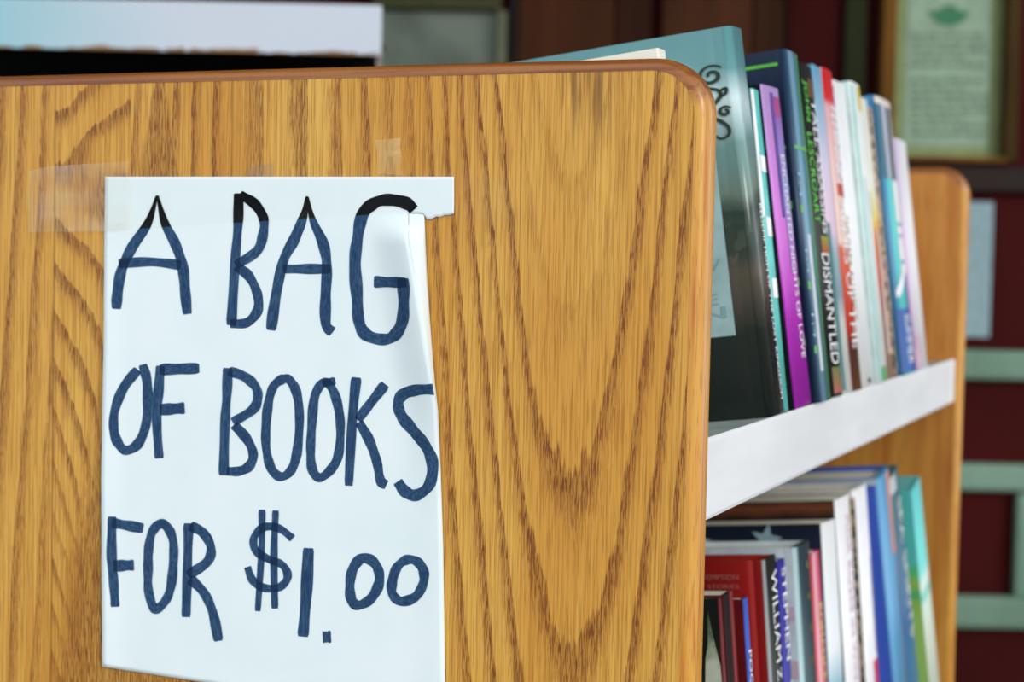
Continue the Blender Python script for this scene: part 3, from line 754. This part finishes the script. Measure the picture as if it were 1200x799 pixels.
# white last
b13 = U('plain white paperback standing last on the upper shelf, farthest from the paper sign', .700, .060, .204, .13, .5, 0, spine=zramp('white_lav', 'Y', 0, .06, [(0, (214, 190, 226)), (.25, (236, 230, 240)), (.7, (246, 246, 248)), (1, (232, 228, 236))], .4), front=plain((206, 170, 216), .4), bulge=.0012)
b13.band('pink_foot', .02, .35, .002, .03, plain((214, 170, 196), .4))

# --- lower shelf
l1 = Lw('dark paperback with a white spire pictured on its cover, nearest on the lower shelf', .158, .0055, .254, .15, 1, 0, spine=plain((110, 30, 34), .4), front=plain((24, 34, 34), .3))
def poly_patch(bk, name, pts, mat, off=.0004):
    n = len(pts); v = [(x_, -off, z_) for x_, z_ in pts]+[(x_, -off+.0002, z_) for x_, z_ in pts]
    mesh_obj(name, v, [tuple(range(n)), tuple(range(n, 2*n))]+[(i, (i+1) % n, n+(i+1) % n, n+i) for i in range(n)], mat, bk.root)
poly_patch(l1, 'spire_picture', [(-.0075, .248), (-.0062, .238), (-.0040, .226), (-.0018, .215), (-.0012, .192), (-.0015, .186), (-.0110, .186), (-.0115, .205), (-.0105, .218), (-.0085, .228)], zramp('spire', 'Z', .18, .25, [(0, (190, 200, 190)), (.5, (206, 214, 196)), (.75, (110, 130, 100)), (1, (40, 56, 46))], nz=.03, nscale=200))
l1.cover_patch('shore_picture', -.12, -.0015, .150, .172, plain((150, 110, 70), .5)); l1.cover_patch('wall_picture', -.012, -.002, .174, .180, plain((206, 190, 140), .5))
poly_patch(l1, 'cloud_picture', [(-.018, .196), (-.016, .206), (-.0135, .210), (-.0135, .186), (-.017, .186)], plain((86, 110, 100), .5))
l2 = Lw('black spined dark maroon book behind the nearest dark paperback on lower shelf', .168, .022, .254, .15, 1, 0, spine=zramp('maroon_black', 'Y', 0, .022, [(0, (60, 16, 18)), (.1, (26, 10, 10)), (.5, (24, 10, 10)), (.6, (120, 32, 36)), (.75, (150, 50, 52)), (.88, (90, 20, 24)), (1, (80, 18, 22))], .75), front=plain((116, 26, 32), .35))
l3 = Lw('thin blue pamphlet with white lettering in front of the red hardcover', .212, .009, .244, .12, 1, 0, spine=plain((62, 96, 196), .4), front=plain((110, 24, 26), .35))
l3.title('POCKET GUIDE BOOK', .15, .9, .212, .10, WHITE)
RED = zramp('red_cloth', 'X', -.15, 0, [(0, (110, 18, 22)), (.55, (120, 22, 24)), (.85, (160, 34, 32)), (1, (176, 40, 38))], .3)
l4 = Lw('red hardcover with black spine and white lettering on the lower shelf', .264, .032, .259, .155, 1.5, 0, hard=True, groove=.0011, rnd=.0014, spine=zramp('black_spine', 'Y', 0, .032, [(0, (150, 156, 158)), (.07, (150, 156, 158)), (.13, (22, 28, 22)), (1, (18, 22, 18))], .3), front=RED)  # grey near edge of the spine is a hinge highlight put into the colour
M_RT = plain((190, 120, 110), .4)
l4.cover_text('SECRET AND REDEMPTION', -.080, -.018, .2465, .250, M_RT); l4.cover_text('CONQUEST STORIES', -.072, -.018, .2405, .2435, M_RT)
l4.title('WILLIAM', .42, .88, .250, .190, WHITE); l4.title('Z', .45, .80, .186, .178, WHITE); l4.title('ELLISON', .45, .92, .172, .120, WHITE)
l5 = Lw('royal blue spined book with white lettering right of the black spined red hardcover', .298, .020, .253, .15, 1.5, 0, spine=plain((44, 40, 160), .35), front=plain((40, 36, 140), .35))
l5.title('STEPHEN', .35, .95, .248, .186, WHITE); l5.title('W. FREY', .4, .95, .172, .125, WHITE)
PALE = plain((222, 236, 242), .35)
l6 = Lw('hardcover with pale blue cover and dark teal spine dotted with gold', .340, .042, .2555, .155, 1.5, .003, hard=True, spine=zramp('dteal', 'Y', 0, .042, [(0, (206, 226, 230)), (.05, (150, 186, 190)), (.14, (40, 72, 80)), (.4, (34, 62, 70)), (1, (28, 48, 54))], .3), front=PALE)
GOLD = plain((116, 104, 50), .4)
for k in range(9): l6.band('gold_dot', .58, .72, .238-.022*k, .2425-.022*k, GOLD)
l6.cover_patch('rose_picture', -.010, -.0035, .165, .178, plain((214, 190, 196), .5)); l6.cover_patch('rose_picture', -.011, -.004, .205, .215, plain((214, 190, 200), .5)); l6.cover_patch('aqua_picture', -.02, -.003, .10, .150, plain((112, 200, 206), .5))
l7 = Lw('pink and red paperback with yellow lettering on the lower shelf', .387, .036, .243, .13, 1.5, 0, spine=zramp('pinkred', 'Y', 0, .036, [(0, (196, 36, 48)), (.22, (214, 60, 76)), (.4, (240, 190, 206)), (.55, (236, 150, 170)), (.75, (206, 70, 100)), (1, (196, 60, 90))], .35), front=plain((190, 36, 46), .35))
l7.title('ROMANCE', .50, .92, .205, .150, plain((240, 216, 130), .4)); l7.band('deep_pink_foot', .5, .98, .01, .145, plain((206, 56, 104), .4))
l8 = Lw('white spined book with dark starry cover and a bluish foot on the lower shelf', .430, .045, .258, .14, 3, 0, spine=zramp('white_blue', 'Z', 0, .264, [(0, (100, 160, 190)), (.5, (130, 180, 200)), (.62, (232, 236, 240)), (1, (244, 244, 244))], .4), front=zramp('night_flag', 'Z', .13, .258, [(0, (90, 150, 180)), (.5, (56, 100, 140)), (.8, (26, 44, 72)), (1, (18, 26, 40))], .35, nz=.01))
for sx_, sz_, r_ in ((-.098, .2455, .0125), (-.043, .2465, .0125)):
    poly_patch(l8, 'star', [(sx_+(r_ if k % 2 == 0 else r_*.42)*math.sin(k*math.pi/5+.2), sz_+(r_ if k % 2 == 0 else r_*.42)*math.cos(k*math.pi/5+.2)) for k in range(10)], plain((150, 184, 196), .5), .0008)
l9 = Lw('white book with faint pink lettering, right of the starry covered book', .490, .052, .270, .16, 1, 0, spine=plain((250, 247, 251), .4, .015), front=zramp('dark_rust', 'Z', .2, .27, [(0, (24, 28, 24)), (.8, (30, 32, 24)), (.93, (120, 64, 40)), (1, (60, 40, 30))], .4, nz=.008))
l9.title('PINK ROSES IN WINTER', .50, .84, .255, .10, plain((226, 190, 210), .5)); l9.band('cream_edge', .86, .98, .235, .269, plain((240, 228, 206), .5))
l10 = Lw('thin dark green speckled book between two white books on lower shelf', .5475, .012, .264, .14, 1.5, 0, spine=msp, front=BLACK)
l10.band('green_stripe', .1, .6, .01, .262, plain((34, 50, 36), .5))
l11 = Lw('white hardcover with a red label low on its spine, left of the royal blue hardcover', .568, .052, .270, .20, 0, 0, hard=True, spine=plain((250, 248, 252), .4, .015), front=plain((224, 220, 220), .4))
l11.band('red_label', .55, .95, .06, .125, zramp('redlabel', 'Z', .06, .125, [(0, (120, 60, 150)), (.5, (200, 60, 110)), (1, (210, 40, 50))])); l11.band('grey_edge', .8, .98, .13, .21, plain((170, 160, 180), .5))
l12 = Lw('royal blue hardcover with lighter blue spine leaning on the lower shelf', .662, .050, .274, .19, -6.5, .008, hard=True, spine=zramp('blues', 'Y', 0, .05, [(0, (110, 170, 214)), (.3, (90, 160, 206)), (.8, (86, 156, 204)), (1, (70, 110, 180))], .3), front=zramp('bluecover', 'X', -.2, 0, [(0, (30, 50, 90)), (.6, (40, 60, 140)), (.88, (66, 96, 200)), (1, (70, 104, 206))], .35))
l12.band('pink_head', .55, .97, .20, .272, plain((214, 150, 140), .4)); l12.band('pink_edge', .86, .99, .0, .20, plain((196, 160, 176), .4)); l12.cover_patch('pale_line', -.18, -.003, .268, .2735, plain((190, 206, 216), .4))
l13 = Lw('slate blue hardcover with olive cover and white spine lettering, leaning beside the turquoise one', .738, .042, .271, .19, -11, .007, hard=True, spine=zramp('slate', 'Z', 0, .27, [(0, (80, 170, 190)), (.25, (70, 140, 180)), (.5, (60, 110, 160)), (.8, (50, 100, 120)), (1, (64, 110, 116))], .3), front=plain((150, 156, 120), .4))
l13.title('SEA SPIRITS', .45, .85, .245, .115, WHITE); l13.band('pale_head', .02, .5, .255, .27, plain((200, 206, 210), .4))
l14 = Lw('turquoise and lime green book leaning last on the lower shelf by the far panel', .806, .048, .250, .16, -10, .012, pages=plain((120, 206, 204), .6), spine=zramp('turq_lime', 'Z', 0, .25, [(0, (226, 238, 214)), (.4, (232, 240, 222)), (.55, (214, 236, 220)), (.58, (90, 200, 190)), (.62, (226, 236, 226)), (.68, (120, 220, 214)), (1, (100, 206, 206))], .35), front=zramp('turq_lime_c', 'Z', 0, .25, [(0, (160, 206, 110)), (.5, (164, 206, 110)), (.57, (150, 196, 90)), (.6, (80, 186, 120)), (.64, (160, 200, 90)), (.69, (90, 200, 130)), (.73, (96, 200, 196)), (1, (92, 196, 196))], .35))
